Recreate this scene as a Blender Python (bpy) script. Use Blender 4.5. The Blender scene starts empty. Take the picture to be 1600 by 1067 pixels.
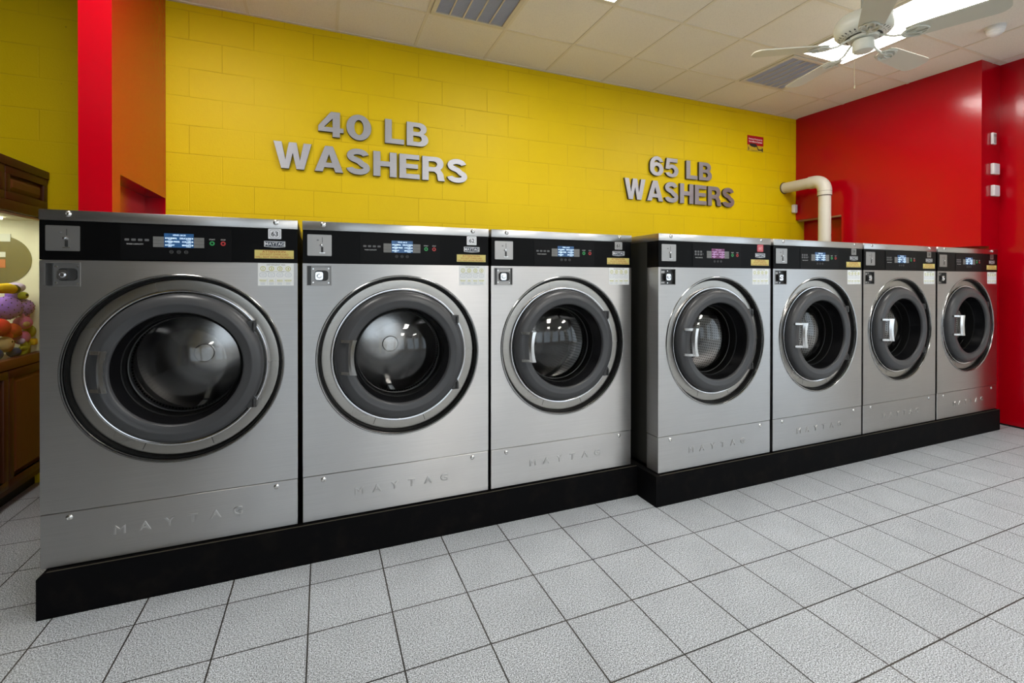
import bpy, bmesh, math, random
from mathutils import Vector, Matrix
from math import sin, cos, pi, radians

C = bpy.context.scene.collection
SC = bpy.context.scene

# ------------------------------------------------------------------ camera
cam_d = bpy.data.cameras.new('camera')
cam = bpy.data.objects.new('camera', cam_d)
C.objects.link(cam)
YAW, PITCH, ROLL = 0.395427, -0.003941, 0.000801
f_ = Vector((sin(YAW)*cos(PITCH), cos(YAW)*cos(PITCH), sin(PITCH)))
r_ = Vector((cos(YAW), -sin(YAW), 0.0))
u_ = r_.cross(f_)
rr = cos(ROLL)*r_ + sin(ROLL)*u_
uu = -sin(ROLL)*r_ + cos(ROLL)*u_
M = Matrix((rr, uu, -f_)).transposed().to_4x4()
M.translation = Vector((0.0494, -2.2109, 1.3072))
cam.matrix_world = M
cam_d.sensor_width = 36.0
cam_d.lens = 737.71*36.0/1600.0
cam_d.shift_x = (800.0-811.15)/1600.0
cam_d.shift_y = (441.34-533.5)/1600.0
cam_d.clip_start = 0.02
SC.camera = cam

# ------------------------------------------------------------------ world + exposure
w = bpy.data.worlds.new('world'); SC.world = w; w.use_nodes = True
w.node_tree.nodes['Background'].inputs[0].default_value = (0.78, 0.88, 1.0, 1)
w.node_tree.nodes['Background'].inputs[1].default_value = 2.1
SC.view_settings.view_transform = 'Standard'
SC.view_settings.look = 'None'
SC.view_settings.gamma = 1.0
SC.view_settings.use_curve_mapping = False
SC.view_settings.exposure = 0.0
LAMP = 23.0          # strength of the ceiling light diffusers

# ------------------------------------------------------------------ materials
MATS = {}
def srgb(r, g, b):
    f = lambda c: (c/255/12.92) if c/255 <= .04045 else ((c/255+.055)/1.055)**2.4
    return (f(r), f(g), f(b), 1)
def mat(name, col, rough=.5, metal=0.0, spec=.5, emit=None, est=0, coat=0, aniso=0, trans=0):
    if name in MATS: return MATS[name]
    m = bpy.data.materials.new(name); m.use_nodes = True
    p = m.node_tree.nodes['Principled BSDF']
    c = col if len(col) == 4 else (*col, 1)
    p.inputs['Base Color'].default_value = c
    p.inputs['Roughness'].default_value = rough
    p.inputs['Metallic'].default_value = metal
    p.inputs['Specular IOR Level'].default_value = spec
    p.inputs['Coat Weight'].default_value = coat
    p.inputs['Coat Roughness'].default_value = .08
    if emit is not None:
        p.inputs['Emission Color'].default_value = (*emit[:3], 1)
        p.inputs['Emission Strength'].default_value = est
    if aniso:
        p.inputs['Anisotropic'].default_value = aniso
        cx = m.node_tree.nodes.new('ShaderNodeCombineXYZ'); cx.inputs[2].default_value = 1
        m.node_tree.links.new(cx.outputs[0], p.inputs['Tangent'])
    MATS[name] = m
    return m
def nt(m): return m.node_tree, m.node_tree.nodes['Principled BSDF']
def node(t, kind, **kw):
    n = t.nodes.new(kind)
    for k, v in kw.items():
        if hasattr(n, k): setattr(n, k, v)
    return n
def ramp(t, stops):
    n = t.nodes.new('ShaderNodeValToRGB')
    e = n.color_ramp.elements
    e[0].position, e[0].color = stops[0][0], stops[0][1]
    e[1].position, e[1].color = stops[-1][0], stops[-1][1]
    for pos, c in stops[1:-1]:
        x = e.new(pos); x.color = c
    return n
def g(v): return (v, v, v, 1)
def objco(t, scale=(1, 1, 1), loc=(0, 0, 0), rot=(0, 0, 0)):
    tc = t.nodes.new('ShaderNodeTexCoord'); mp = t.nodes.new('ShaderNodeMapping')
    mp.inputs['Scale'].default_value = scale; mp.inputs['Location'].default_value = loc
    mp.inputs['Rotation'].default_value = rot
    t.links.new(tc.outputs['Object'], mp.inputs[0])
    return mp.outputs[0]
def noise(t, vec, scale, detail=3, rough=.5):
    n = t.nodes.new('ShaderNodeTexNoise'); n.inputs['Scale'].default_value = scale
    n.inputs['Detail'].default_value = detail; n.inputs['Roughness'].default_value = rough
    t.links.new(vec, n.inputs['Vector']); return n
def bump(t, p, h, strength=.3, dist=.002, nrm=None):
    b = t.nodes.new('ShaderNodeBump'); b.inputs['Strength'].default_value = strength
    b.inputs['Distance'].default_value = dist
    t.links.new(h, b.inputs['Height'])
    if nrm is not None: t.links.new(nrm, b.inputs['Normal'])
    t.links.new(b.outputs[0], p.inputs['Normal']); return b.outputs[0]
def mix(t, a, b, fac, mode='MIX'):
    n = t.nodes.new('ShaderNodeMix'); n.data_type = 'RGBA'; n.blend_type = mode
    for s, v in ((6, a), (7, b)):
        if hasattr(v, 'default_value') or hasattr(v, 'links'): t.links.new(v, n.inputs[s])
        else: n.inputs[s].default_value = v
    if hasattr(fac, 'links'): t.links.new(fac, n.inputs[0])
    else: n.inputs[0].default_value = fac
    return n.outputs[2]

# painted block wall
def block_wall():
    m = mat('yellow_block_paint', (.66, .45, .004), .45, spec=.16)
    t, p = nt(m)
    tc = t.nodes.new('ShaderNodeTexCoord'); sp = t.nodes.new('ShaderNodeSeparateXYZ'); cb = t.nodes.new('ShaderNodeCombineXYZ')
    t.links.new(tc.outputs['Object'], sp.inputs[0])
    a1 = t.nodes.new('ShaderNodeMath'); a1.operation = 'ADD'; a1.inputs[1].default_value = 4.075
    a2 = t.nodes.new('ShaderNodeMath'); a2.operation = 'ADD'; a2.inputs[1].default_value = -2.003 + .2032*20
    t.links.new(sp.outputs[0], a1.inputs[0]); t.links.new(sp.outputs[2], a2.inputs[0])
    wob = noise(t, tc.outputs['Object'], 6, 2)
    wm = t.nodes.new('ShaderNodeMath'); wm.operation = 'MULTIPLY_ADD'; wm.inputs[1].default_value = .006; wm.inputs[2].default_value = -.003
    t.links.new(wob.outputs[0], wm.inputs[0])
    a3 = t.nodes.new('ShaderNodeMath'); a3.operation = 'ADD'
    t.links.new(a2.outputs[0], a3.inputs[0]); t.links.new(wm.outputs[0], a3.inputs[1])
    t.links.new(a1.outputs[0], cb.inputs[0]); t.links.new(a3.outputs[0], cb.inputs[1])
    br = t.nodes.new('ShaderNodeTexBrick'); br.offset = .5; br.squash = 1
    br.inputs['Scale'].default_value = 1; br.inputs['Brick Width'].default_value = .4064
    br.inputs['Row Height'].default_value = .2032; br.inputs['Mortar Size'].default_value = .0042
    br.inputs['Mortar Smooth'].default_value = .6
    br.inputs['Color1'].default_value = g(1); br.inputs['Color2'].default_value = g(.93); br.inputs['Mortar'].default_value = g(.95)
    t.links.new(cb.outputs[0], br.inputs['Vector'])
    n1 = noise(t, tc.outputs['Object'], 90, 6, .7)
    n2 = noise(t, tc.outputs['Object'], 2.2, 3)
    n3 = noise(t, tc.outputs['Object'], 1.7, 2)
    # mortar depth, partly filled with paint
    rp = ramp(t, [(.42, g(.25)), (.6, g(1))]); t.links.new(n3.outputs[0], rp.inputs[0])
    md = t.nodes.new('ShaderNodeMath'); md.operation = 'MULTIPLY'
    t.links.new(br.outputs['Fac'], md.inputs[0]); t.links.new(rp.outputs[0], md.inputs[1])
    inv = t.nodes.new('ShaderNodeMath'); inv.operation = 'SUBTRACT'; inv.inputs[0].default_value = 1
    t.links.new(md.outputs[0], inv.inputs[1])
    b1 = t.nodes.new('ShaderNodeBump'); b1.inputs['Strength'].default_value = .6; b1.inputs['Distance'].default_value = .003
    t.links.new(inv.outputs[0], b1.inputs['Height'])
    bump(t, p, n1.outputs[0], .32, .0035, b1.outputs[0])
    base = mix(t, (.72, .515, .0015, 1), (.64, .455, .0015, 1), n2.outputs[0])
    base = mix(t, base, br.outputs['Color'], .32, 'MULTIPLY')
    mf = t.nodes.new('ShaderNodeMath'); mf.operation = 'MULTIPLY'; mf.inputs[1].default_value = .45
    t.links.new(md.outputs[0], mf.inputs[0])
    base = mix(t, base, (.40, .24, .004, 1), mf.outputs[0])
    # scattered chips
    vo = t.nodes.new('ShaderNodeTexVoronoi'); vo.inputs['Scale'].default_value = 4.5
    t.links.new(tc.outputs['Object'], vo.inputs['Vector'])
    rc = ramp(t, [(.0, g(1)), (.028, g(0))]); t.links.new(vo.outputs['Distance'], rc.inputs[0])
    base = mix(t, base, (.16, .09, .01, 1), rc.outputs[0])
    t.links.new(base, p.inputs['Base Color'])
    return m
Y_WALL = block_wall()

def red_paint():
    m = mat('red_gloss_paint', (.40, .0, .006), .15, spec=.42)
    t, p = nt(m); v = objco(t)
    n = noise(t, v, 26, 4); n2 = noise(t, v, 190, 2)
    s = t.nodes.new('ShaderNodeMath'); s.operation = 'MULTIPLY_ADD'; s.inputs[1].default_value = .25
    t.links.new(n2.outputs[0], s.inputs[0]); t.links.new(n.outputs[0], s.inputs[2])
    bump(t, p, s.outputs[0], .12, .004)
    return m
RED = red_paint()

def floor_mat():
    m = mat('grey_speckled_tile', (.4, .41, .42), .42, spec=.4)
    t, p = nt(m)
    tc = t.nodes.new('ShaderNodeTexCoord')
    mp = t.nodes.new('ShaderNodeMapping'); mp.inputs['Location'].default_value = (.3048*40, .3048*60, 0)
    t.links.new(tc.outputs['Object'], mp.inputs[0])
    br = t.nodes.new('ShaderNodeTexBrick'); br.offset = 0; br.squash = 1
    br.inputs['Scale'].default_value = 1; br.inputs['Brick Width'].default_value = .3048
    br.inputs['Row Height'].default_value = .3048; br.inputs['Mortar Size'].default_value = .0029
    br.inputs['Mortar Smooth'].default_value = .15
    br.inputs['Color1'].default_value = g(1); br.inputs['Color2'].default_value = g(.9); br.inputs['Mortar'].default_value = g(.5)
    t.links.new(mp.outputs[0], br.inputs['Vector'])
    n = noise(t, tc.outputs['Object'], 235, 2, .75)
    r1 = ramp(t, [(.36, g(.04)), (.44, g(.26)), (.52, g(.47)), (.62, g(.85))]); t.links.new(n.outputs[0], r1.inputs[0])
    n2 = noise(t, tc.outputs['Object'], 5, 4)
    r2 = ramp(t, [(.3, g(.88)), (.7, g(1.0))]); t.links.new(n2.outputs[0], r2.inputs[0])
    c = mix(t, r1.outputs[0], (.875, .935, 1.0, 1), 1.0, 'MULTIPLY')
    c = mix(t, c, r2.outputs[0], 1.0, 'MULTIPLY')
    c = mix(t, c, br.outputs['Color'], .7, 'MULTIPLY')
    n4 = noise(t, tc.outputs['Object'], 3, 3)
    rg = ramp(t, [(.35, (.012, .011, .010, 1)), (.7, (.040, .034, .028, 1))]); t.links.new(n4.outputs[0], rg.inputs[0])
    c = mix(t, c, rg.outputs[0], br.outputs['Fac'])
    t.links.new(c, p.inputs['Base Color'])
    inv = t.nodes.new('ShaderNodeMath'); inv.operation = 'SUBTRACT'; inv.inputs[0].default_value = 1
    t.links.new(br.outputs['Fac'], inv.inputs[1])
    b1 = t.nodes.new('ShaderNodeBump'); b1.inputs['Strength'].default_value = .6; b1.inputs['Distance'].default_value = .0015
    t.links.new(inv.outputs[0], b1.inputs['Height'])
    t.links.new(b1.outputs[0], p.inputs['Normal'])
    return m
FLOOR = floor_mat()

def ceil_mat():
    m = mat('mineral_ceiling_tile', (.66, .62, .54), .9, spec=.1)
    t, p = nt(m); v = objco(t)
    n = noise(t, v, 130, 4, .7); n2 = noise(t, v, 1.4, 2)
    r1 = ramp(t, [(.3, g(.84)), (.5, g(1))]); t.links.new(n.outputs[0], r1.inputs[0])
    c = mix(t, (.80, .765, .69, 1), (.72, .685, .61, 1), n2.outputs[0])
    c = mix(t, c, r1.outputs[0], 1.0, 'MULTIPLY')
    t.links.new(c, p.inputs['Base Color'])
    bump(t, p, n.outputs[0], .5, .004)
    return m
CEIL = ceil_mat()
GRID = mat('beige_ceiling_grid', (.68, .63, .52), .5)
VENT_FR = mat('vent_frame_cream', (.60, .56, .47), .45)
VENT_DK = mat('vent_core_bluegrey', (.26, .27, .35), .5)
LIGHT = mat('lit_diffuser', (.9, .9, .9), .5, emit=(1.0, .965, .91), est=LAMP)

def brushed(name, col, rough, aniso, streak=.10):
    m = mat(name, col, rough, 1.0, aniso=aniso)
    t, p = nt(m)
    v = objco(t, (1.2, 1.2, 170))
    n = noise(t, v, 3, 4, .6)
    r1 = ramp(t, [(.3, g(1-streak)), (.7, g(1))]); t.links.new(n.outputs[0], r1.inputs[0])
    v2 = objco(t); n2 = noise(t, v2, 2.6, 3)
    c = mix(t, (*col, 1), r1.outputs[0], 1.0, 'MULTIPLY')
    sm = ramp(t, [(.3, g(.9)), (.75, g(1))]); t.links.new(n2.outputs[0], sm.inputs[0])
    c = mix(t, c, sm.outputs[0], 1.0, 'MULTIPLY')
    t.links.new(c, p.inputs['Base Color'])
    rr_ = t.nodes.new('ShaderNodeMath'); rr_.operation = 'MULTIPLY_ADD'; rr_.inputs[1].default_value = .16; rr_.inputs[2].default_value = rough-.08
    t.links.new(n2.outputs[0], rr_.inputs[0]); t.links.new(rr_.outputs[0], p.inputs['Roughness'])
    bump(t, p, n2.outputs[0], .12, .004)
    return m
STEEL = brushed('brushed_stainless_steel', (.60, .59, .585), .36, .93)
STEEL_LID = brushed('brushed_stainless_lid', (.62, .615, .61), .30, .8)
DISH = brushed('satin_stainless_dish', (.44, .42, .39), .28, .3)
PLATE = mat('satin_coin_plate_metal', (.36, .35, .34), .42, 1.0)
SIDE = mat('dark_grey_cabinet_steel', (.04, .04, .035), .45, .5)
EMB = mat('embossed_steel', (.58, .57, .56), .28, 1.0)
CHROME = mat('chrome', (.72, .72, .74), .1, 1.0)
SCREW = mat('screw_steel', (.7, .69, .67), .22, 1.0)
DRUM = mat('drum_stainless_steel', (.56, .55, .54), .2, 1.0)
BLACKP = mat('black_console_plastic', (.003, .003, .0032), .35, spec=.08)
BLACKI = mat('black_console_overlay', (.0045, .0045, .005), .4, spec=.1)
RUBBER = mat('black_rubber', (.004, .004, .004), .5, spec=.2)
RIM = mat('polished_rim_steel', (.42, .42, .42), .16, 1.0)
RING = mat('charcoal_door_ring', (.055, .056, .060), .34, spec=.4)
RINGI = mat('dark_inner_ring', (.006, .006, .007), .25, spec=.25)
HINGE = mat('dark_hinge_metal', (.05, .05, .05), .35, .5)
GAP = mat('dark_gap', (.01, .01, .01), .8)
GREYKEY = mat('grey_key', (.17, .17, .165), .5)
DIMKEY = mat('dim_icon_grey', (.14, .14, .145), .5)
WHITEP = mat('white_print', (.55, .55, .55), .5)
GREENB = mat('green_button', (.03, .33, .09), .4)
REDB = mat('red_button', (.45, .03, .03), .4)
SILV = mat('silver_sticker', (.72, .72, .74), .35, .3)
INK = mat('black_ink', (.02, .02, .02), .5)
NAVY = mat('navy_badge', (.03, .04, .06), .3)
STK_Y = mat('yellow_warning_sticker', (.66, .56, .17), .5)
STK_R = mat('red_sticker_ink', (.42, .07, .02), .5)
STK_W = mat('white_detergent_sticker', (.82, .84, .84), .5)
STK_G = mat('olive_print', (.50, .50, .05), .5)
STK_B = mat('pale_blue_print', (.38, .44, .55), .5)
STK_GR = mat('grey_print', (.2, .22, .2), .5)
REDTAG = mat('red_number_tag', (.60, .06, .08), .4)
PINKTAG = mat('pink_tag_print', (.75, .45, .45), .4)

def drum_perf():
    m = mat('perforated_drum_steel', (.5, .49, .47), .36, 1.0)
    t, p = nt(m)
    tc = t.nodes.new('ShaderNodeTexCoord'); sp = t.nodes.new('ShaderNodeSeparateXYZ'); cb = t.nodes.new('ShaderNodeCombineXYZ')
    t.links.new(tc.outputs['Object'], sp.inputs[0])
    sb = t.nodes.new('ShaderNodeMath'); sb.operation = 'SUBTRACT'; sb.inputs[1].default_value = .7525
    t.links.new(sp.outputs[2], sb.inputs[0])
    at = t.nodes.new('ShaderNodeMath'); at.operation = 'ARCTAN2'
    t.links.new(sb.outputs[0], at.inputs[0]); t.links.new(sp.outputs[0], at.inputs[1])
    ml = t.nodes.new('ShaderNodeMath'); ml.operation = 'MULTIPLY'; ml.inputs[1].default_value = .3
    t.links.new(at.outputs[0], ml.inputs[0])
    t.links.new(ml.outputs[0], cb.inputs[0]); t.links.new(sp.outputs[1], cb.inputs[1])
    vo = t.nodes.new('ShaderNodeTexVoronoi'); vo.inputs['Scale'].default_value = 55; vo.inputs['Randomness'].default_value = 0
    t.links.new(cb.outputs[0], vo.inputs['Vector'])
    rc = ramp(t, [(.2, (.01, .01, .01, 1)), (.28, (.46, .45, .44, 1))]); t.links.new(vo.outputs['Distance'], rc.inputs[0])
    t.links.new(rc.outputs[0], p.inputs['Base Color'])
    return m
DRUMP = drum_perf()

def thin_glass(name, tint, refl=1.6, rough=.0):
    m = bpy.data.materials.new(name); m.use_nodes = True
    t = m.node_tree; t.nodes.clear()
    out = t.nodes.new('ShaderNodeOutputMaterial'); mx = t.nodes.new('ShaderNodeMixShader')
    tr = t.nodes.new('ShaderNodeBsdfTransparent'); gl = t.nodes.new('ShaderNodeBsdfGlossy')
    fr = t.nodes.new('ShaderNodeFresnel'); fr.inputs[0].default_value = 1.5
    mm = t.nodes.new('ShaderNodeMath'); mm.operation = 'MULTIPLY_ADD'; mm.inputs[1].default_value = refl; mm.inputs[2].default_value = .0
    tr.inputs[0].default_value = (*tint, 1); gl.inputs['Roughness'].default_value = rough
    t.links.new(fr.outputs[0], mm.inputs[0]); t.links.new(mm.outputs[0], mx.inputs[0])
    t.links.new(tr.outputs[0], mx.inputs[1]); t.links.new(gl.outputs[0], mx.inputs[2])
    t.links.new(mx.outputs[0], out.inputs[0])
    MATS[name] = m; return m
BOWL = thin_glass('door_bowl_glass', (.88, .88, .88), rough=.02)
PANE = thin_glass('clear_glass_pane', (.95, .96, .95), refl=.15)

def lcd_mat(name, c1, c2, st):
    m = mat(name, (.01, .02, .04), .2, emit=c1, est=st)
    t, p = nt(m); v = objco(t, (1, 1, 1))
    n = noise(t, v, 38, 2)
    c = mix(t, (*c1, 1), (*c2, 1), n.outputs[0])
    t.links.new(c, p.inputs['Emission Color'])
    return m
LCD_B = lcd_mat('blue_lcd', (.01, .035, .09), (.03, .12, .30), 1.0)
LCD_M = lcd_mat('magenta_lcd', (.09, .01, .10), (.22, .03, .06), 1.0)
LCD_T = mat('lcd_text', (.5, .6, .7), .4, emit=(.62, .82, 1.0), est=1.3)
LCD_P = mat('lcd_text_pink', (.6, .4, .6), .4, emit=(.5, .3, .65), est=.6)

def plinth_mat():
    m = mat('black_painted_plinth', (.006, .006, .006), .6, spec=.06)
    t, p = nt(m); v = objco(t)
    n = noise(t, v, 9, 5, .65)
    r1 = ramp(t, [(.5, (.003, .003, .0035, 1)), (.8, (.010, .008, .007, 1))]); t.links.new(n.outputs[0], r1.inputs[0])
    t.links.new(r1.outputs[0], p.inputs['Base Color'])
    bump(t, p, n.outputs[0], .25, .004)
    return m
PLINTH = plinth_mat()
RUST = mat('worn_metal_edge', (.07, .058, .04), .6, .4)

def wood(name, a, b, rough=.4):
    m = mat(name, a, rough, spec=.3)
    t, p = nt(m); v = objco(t, (6, 6, 1.2))
    n = noise(t, v, 7, 5, .6)
    c = mix(t, (*a, 1), (*b, 1), n.outputs[0]); t.links.new(c, p.inputs['Base Color'])
    bump(t, p, n.outputs[0], .1, .001)
    return m
WOOD = wood('dark_red_brown_wood', (.045, .012, .004), (.085, .026, .008))
WOOD_L = wood('lighter_red_brown_wood', (.10, .034, .010), (.15, .052, .014))
CREAM = mat('cream_cabinet_liner', (.74, .73, .52), .6)
OLIVE = mat('olive_mirror_disc', (.20, .18, .08), .25, .2)

LET_F = brushed('brushed_letter_face', (.44, .44, .47), .55, .4, .14)
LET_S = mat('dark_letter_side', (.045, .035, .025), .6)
PVC = mat('white_pvc', (.62, .60, .52), .35)
PVC_D = mat('dark_pipe_cement', (.10, .06, .05), .6)
WPLAST = mat('white_plastic', (.70, .69, .68), .4)
GPLAST = mat('grey_plastic', (.22, .21, .21), .4)
FANW = mat('fan_off_white', (.60, .61, .54), .35)
FANB = mat('fan_blade_cream', (.55, .54, .45), .45)
FAND = mat('fan_slot_dark', (.04, .045, .04), .6)
SIGN_R = mat('sign_red', (.42, .004, .008), .4)
SIGN_Y = mat('sign_yellow', (.56, .40, .02), .4)
SIGN_W = mat('sign_white', (.8, .78, .78), .5)
BACKW = mat('cream_back_wall_paint', (.62, .61, .58), .6)
DKBROWN = mat('brown_wall_paint', (.035, .030, .022), .6)  # unseen walls, kept dark to darken the steel's reflections

# ------------------------------------------------------------------ mesh helpers
def finish(bm, name, mats, parent=None, smooth=40, loc=None, rot=None):
    bmesh.ops.remove_doubles(bm, verts=bm.verts, dist=1e-6)
    if smooth:
        lim = radians(smooth)
        for f in bm.faces: f.smooth = True
        for e in bm.edges:
            if len(e.link_faces) == 2:
                try: e.smooth = e.calc_face_angle() < lim
                except ValueError: e.smooth = True
            else: e.smooth = True
    me = bpy.data.meshes.new(name); bm.to_mesh(me); bm.free()
    for m in (mats if isinstance(mats, (list, tuple)) else [mats]): me.materials.append(m)
    return link(name, me, parent, loc, rot)
def link(name, me, parent=None, loc=None, rot=None):
    o = bpy.data.objects.new(name, me); C.objects.link(o)
    if parent: o.parent = parent
    if loc: o.location = loc
    if rot: o.rotation_euler = rot
    return o
def tag(o, label=None, cat=None, group=None, kind=None):
    if label: o['label'] = label
    if cat: o['category'] = cat
    if group: o['group'] = group
    if kind: o['kind'] = kind
    return o
def empty(name, loc, label, cat, group=None, rz=0):
    o = bpy.data.objects.new(name, None); C.objects.link(o); o.location = loc
    o.rotation_euler = (0, 0, rz); o.empty_display_size = .1
    return tag(o, label, cat, group)
def NB(): return bmesh.new()
def box(bm, a, b, bev=0, mi=0, seg=2):
    x0, y0, z0 = a; x1, y1, z1 = b
    vs = [bm.verts.new(p) for p in ((x0,y0,z0),(x1,y0,z0),(x1,y1,z0),(x0,y1,z0),(x0,y0,z1),(x1,y0,z1),(x1,y1,z1),(x0,y1,z1))]
    fs = [bm.faces.new([vs[i] for i in q]) for q in ((3,2,1,0),(4,5,6,7),(0,1,5,4),(1,2,6,5),(2,3,7,6),(3,0,4,7))]
    for f in fs: f.material_index = mi
    if bev:
        es = list({e for f in fs for e in f.edges})
        r = bmesh.ops.bevel(bm, geom=es, offset=bev, segments=seg, affect='EDGES', profile=.5)
        for f in r['faces']: f.material_index = mi
    return vs
def revolve(bm, prof, c=(0, 0, 0), n=64, axis='y', mi=0, caps=(False, False)):
    """prof: list of (r, h) ; h measured along axis"""
    rings = []
    for r, h in prof:
        if r < 1e-6:
            p = {'y': (c[0], c[1]+h, c[2]), 'z': (c[0], c[1], c[2]+h), 'x': (c[0]+h, c[1], c[2])}[axis]
            rings.append([bm.verts.new(p)]); continue
        L = []
        for i in range(n):
            a = 2*pi*i/n; s, k = r*cos(a), r*sin(a)
            p = {'y': (c[0]+s, c[1]+h, c[2]+k), 'z': (c[0]+s, c[1]+k, c[2]+h), 'x': (c[0]+h, c[1]+s, c[2]+k)}[axis]
            L.append(bm.verts.new(p))
        rings.append(L)
    for A, B in zip(rings, rings[1:]):
        if len(A) == 1 and len(B) == 1: continue
        for i in range(n):
            j = (i+1) % n
            if len(A) == 1: f = bm.faces.new((A[0], B[j], B[i]))
            elif len(B) == 1: f = bm.faces.new((A[i], A[j], B[0]))
            else: f = bm.faces.new((A[i], A[j], B[j], B[i]))
            f.material_index = mi
    if caps[0] and len(rings[0]) > 1: bm.faces.new(rings[0]).material_index = mi
    if caps[1] and len(rings[-1]) > 1: bm.faces.new(list(reversed(rings[-1]))).material_index = mi
def cyl(bm, c, r, h, axis='z', n=24, mi=0, r2=None):
    revolve(bm, [(r, 0), (r if r2 is None else r2, h)], c, n, axis, mi, (True, True))
def tube(bm, pts, r, n=10, mi=0, closed=False, radii=None, flat=None):
    pts = [Vector(p) for p in pts]; N = len(pts); rings = []
    up = None
    for i, p in enumerate(pts):
        if closed: d = pts[(i+1) % N]-pts[i-1]
        else: d = pts[min(i+1, N-1)]-pts[max(i-1, 0)]
        d.normalize()
        if up is None:
            up = Vector((0, 0, 1)) if abs(d.z) < .9 else Vector((0, 1, 0))
        s = d.cross(up); s.normalize(); up2 = s.cross(d); up2.normalize(); up = up2
        rad = radii[i] if radii else r
        fl = flat or 1
        rings.append([bm.verts.new(p+rad*(cos(2*pi*k/n)*s+fl*sin(2*pi*k/n)*up2)) for k in range(n)])
    rg = range(N) if closed else range(N-1)
    for i in rg:
        A, B = rings[i], rings[(i+1) % N]
        for k in range(n):
            f = bm.faces.new((A[k], A[(k+1) % n], B[(k+1) % n], B[k])); f.material_index = mi
    if not closed:
        bm.faces.new(list(reversed(rings[0]))).material_index = mi; bm.faces.new(rings[-1]).material_index = mi
def prism(bm, poly, y0, y1, mi=0, mis=None, plane='xz'):
    """extrude polygon (2D) between two depths; front face at y0"""
    P = (lambda a, b, d: (a, d, b)) if plane == 'xz' else (lambda a, b, d: (a, b, d)) if plane == 'xy' else (lambda a, b, d: (d, a, b))
    A = [bm.verts.new(P(a, b, y0)) for a, b in poly]; B = [bm.verts.new(P(a, b, y1)) for a, b in poly]
    bm.faces.new(A).material_index = mi; bm.faces.new(list(reversed(B))).material_index = mi
    for i in range(len(poly)):
        j = (i+1) % len(poly)
        bm.faces.new((A[j], A[i], B[i], B[j])).material_index = mi if mis is None else mis
    bmesh.ops.recalc_face_normals(bm, faces=bm.faces)
def sphere(bm, c, r, su=20, sv=14, sc=(1, 1, 1), mi=0):
    M_ = Matrix.Translation(c) @ Matrix.Diagonal((r*sc[0], r*sc[1], r*sc[2], 1))
    rs = bmesh.ops.create_uvsphere(bm, u_segments=su, v_segments=sv, radius=1, matrix=M_)
    for v in rs['verts']:
        for f in v.link_faces: f.material_index = mi
def rrect(x0, z0, x1, z1, r, n=5):
    P = []
    for cx, cz, a0 in ((x1-r, z1-r, 0), (x0+r, z1-r, 90), (x0+r, z0+r, 180), (x1-r, z0+r, 270)):
        for i in range(n+1):
            a = radians(a0+90*i/n); P.append((cx+r*cos(a), cz+r*sin(a)))
    return P
def curve_mesh(cu):
    o = bpy.data.objects.new('tmp', cu); C.objects.link(o)
    dg = bpy.context.evaluated_depsgraph_get(); dg.update()
    me = bpy.data.meshes.new_from_object(o.evaluated_get(dg))
    bpy.data.objects.remove(o); bpy.data.curves.remove(cu)
    return me
TXT = {}
def text_bm(bm, s, x, y, z, size, depth=.0004, mi=0, align='CENTER', offset=0.0, sx=1.0, bevel=0, spacing=1.0):
    """text facing -y, centred vertically around z, appended to bm"""
    key = (s, size, depth, align, offset, sx, bevel, spacing)
    if key not in TXT:
        cu = bpy.data.curves.new('txt', 'FONT'); cu.body = s; cu.size = size; cu.align_x = align
        cu.extrude = depth/2; cu.offset = offset; cu.space_character = spacing
        cu.resolution_u = 3
        if bevel: cu.bevel_depth = bevel; cu.bevel_resolution = 1
        me = curve_mesh(cu)
        TXT[key] = ([tuple(v.co) for v in me.vertices], [tuple(p.vertices) for p in me.polygons])
        bpy.data.meshes.remove(me)
    vs, fs = TXT[key]
    if not vs: return
    ys = [v[1] for v in vs]; my = (min(ys)+max(ys))/2
    V = [bm.verts.new((x+v[0]*sx, y-v[2], z+(v[1]-my))) for v in vs]
    for f in fs:
        try: bm.faces.new([V[i] for i in f]).material_index = mi
        except ValueError: pass

# ------------------------------------------------------------------ room shell
YW, ZC = 1.80, 3.275
XL, XR, YB = -2.62, 5.765, -6.2
b = NB(); box(b, (XL-.1, YB-.1, -.1), (6.1, YW+.3, 0)); tag(finish(b, 'floor', FLOOR, smooth=0), kind='structure')
# back (yellow) wall
b = NB(); box(b, (XL-.1, YW, 0), (6.1, YW+.2, ZC+.1)); tag(finish(b, 'wall_back', Y_WALL, smooth=0), kind='structure')
b = NB(); box(b, (XL-.1, YB, 0), (XL, YW, ZC+.1)); tag(finish(b, 'wall_left', DKBROWN, smooth=0), kind='structure')
b = NB()                                            # unseen shop front; tall windows added to brighten the steel's reflections
box(b, (-1.35, YB-.1, 0), (6.1, YB, .55)); box(b, (-1.35, YB-.1, 2.75), (6.1, YB, ZC+.1))
for xa, xb in ((-1.35, -1.1), (.25, .55), (1.9, 2.5), (3.9, 4.3), (5.5, 6.1)): box(b, (xa, YB-.1, .55), (xb, YB, 2.75))
tag(finish(b, 'wall_front', BACKW, smooth=0), kind='structure')
for i, (xa, xb) in enumerate(((-1.1, .25), (.55, 1.9), (2.5, 3.9), (4.3, 5.5))):
    b = NB(); box(b, (xa, YB-.06, .55), (xb, YB-.05, 2.75)); tag(finish(b, 'window_%d' % (i+1), PANE, smooth=0), kind='structure')
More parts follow.
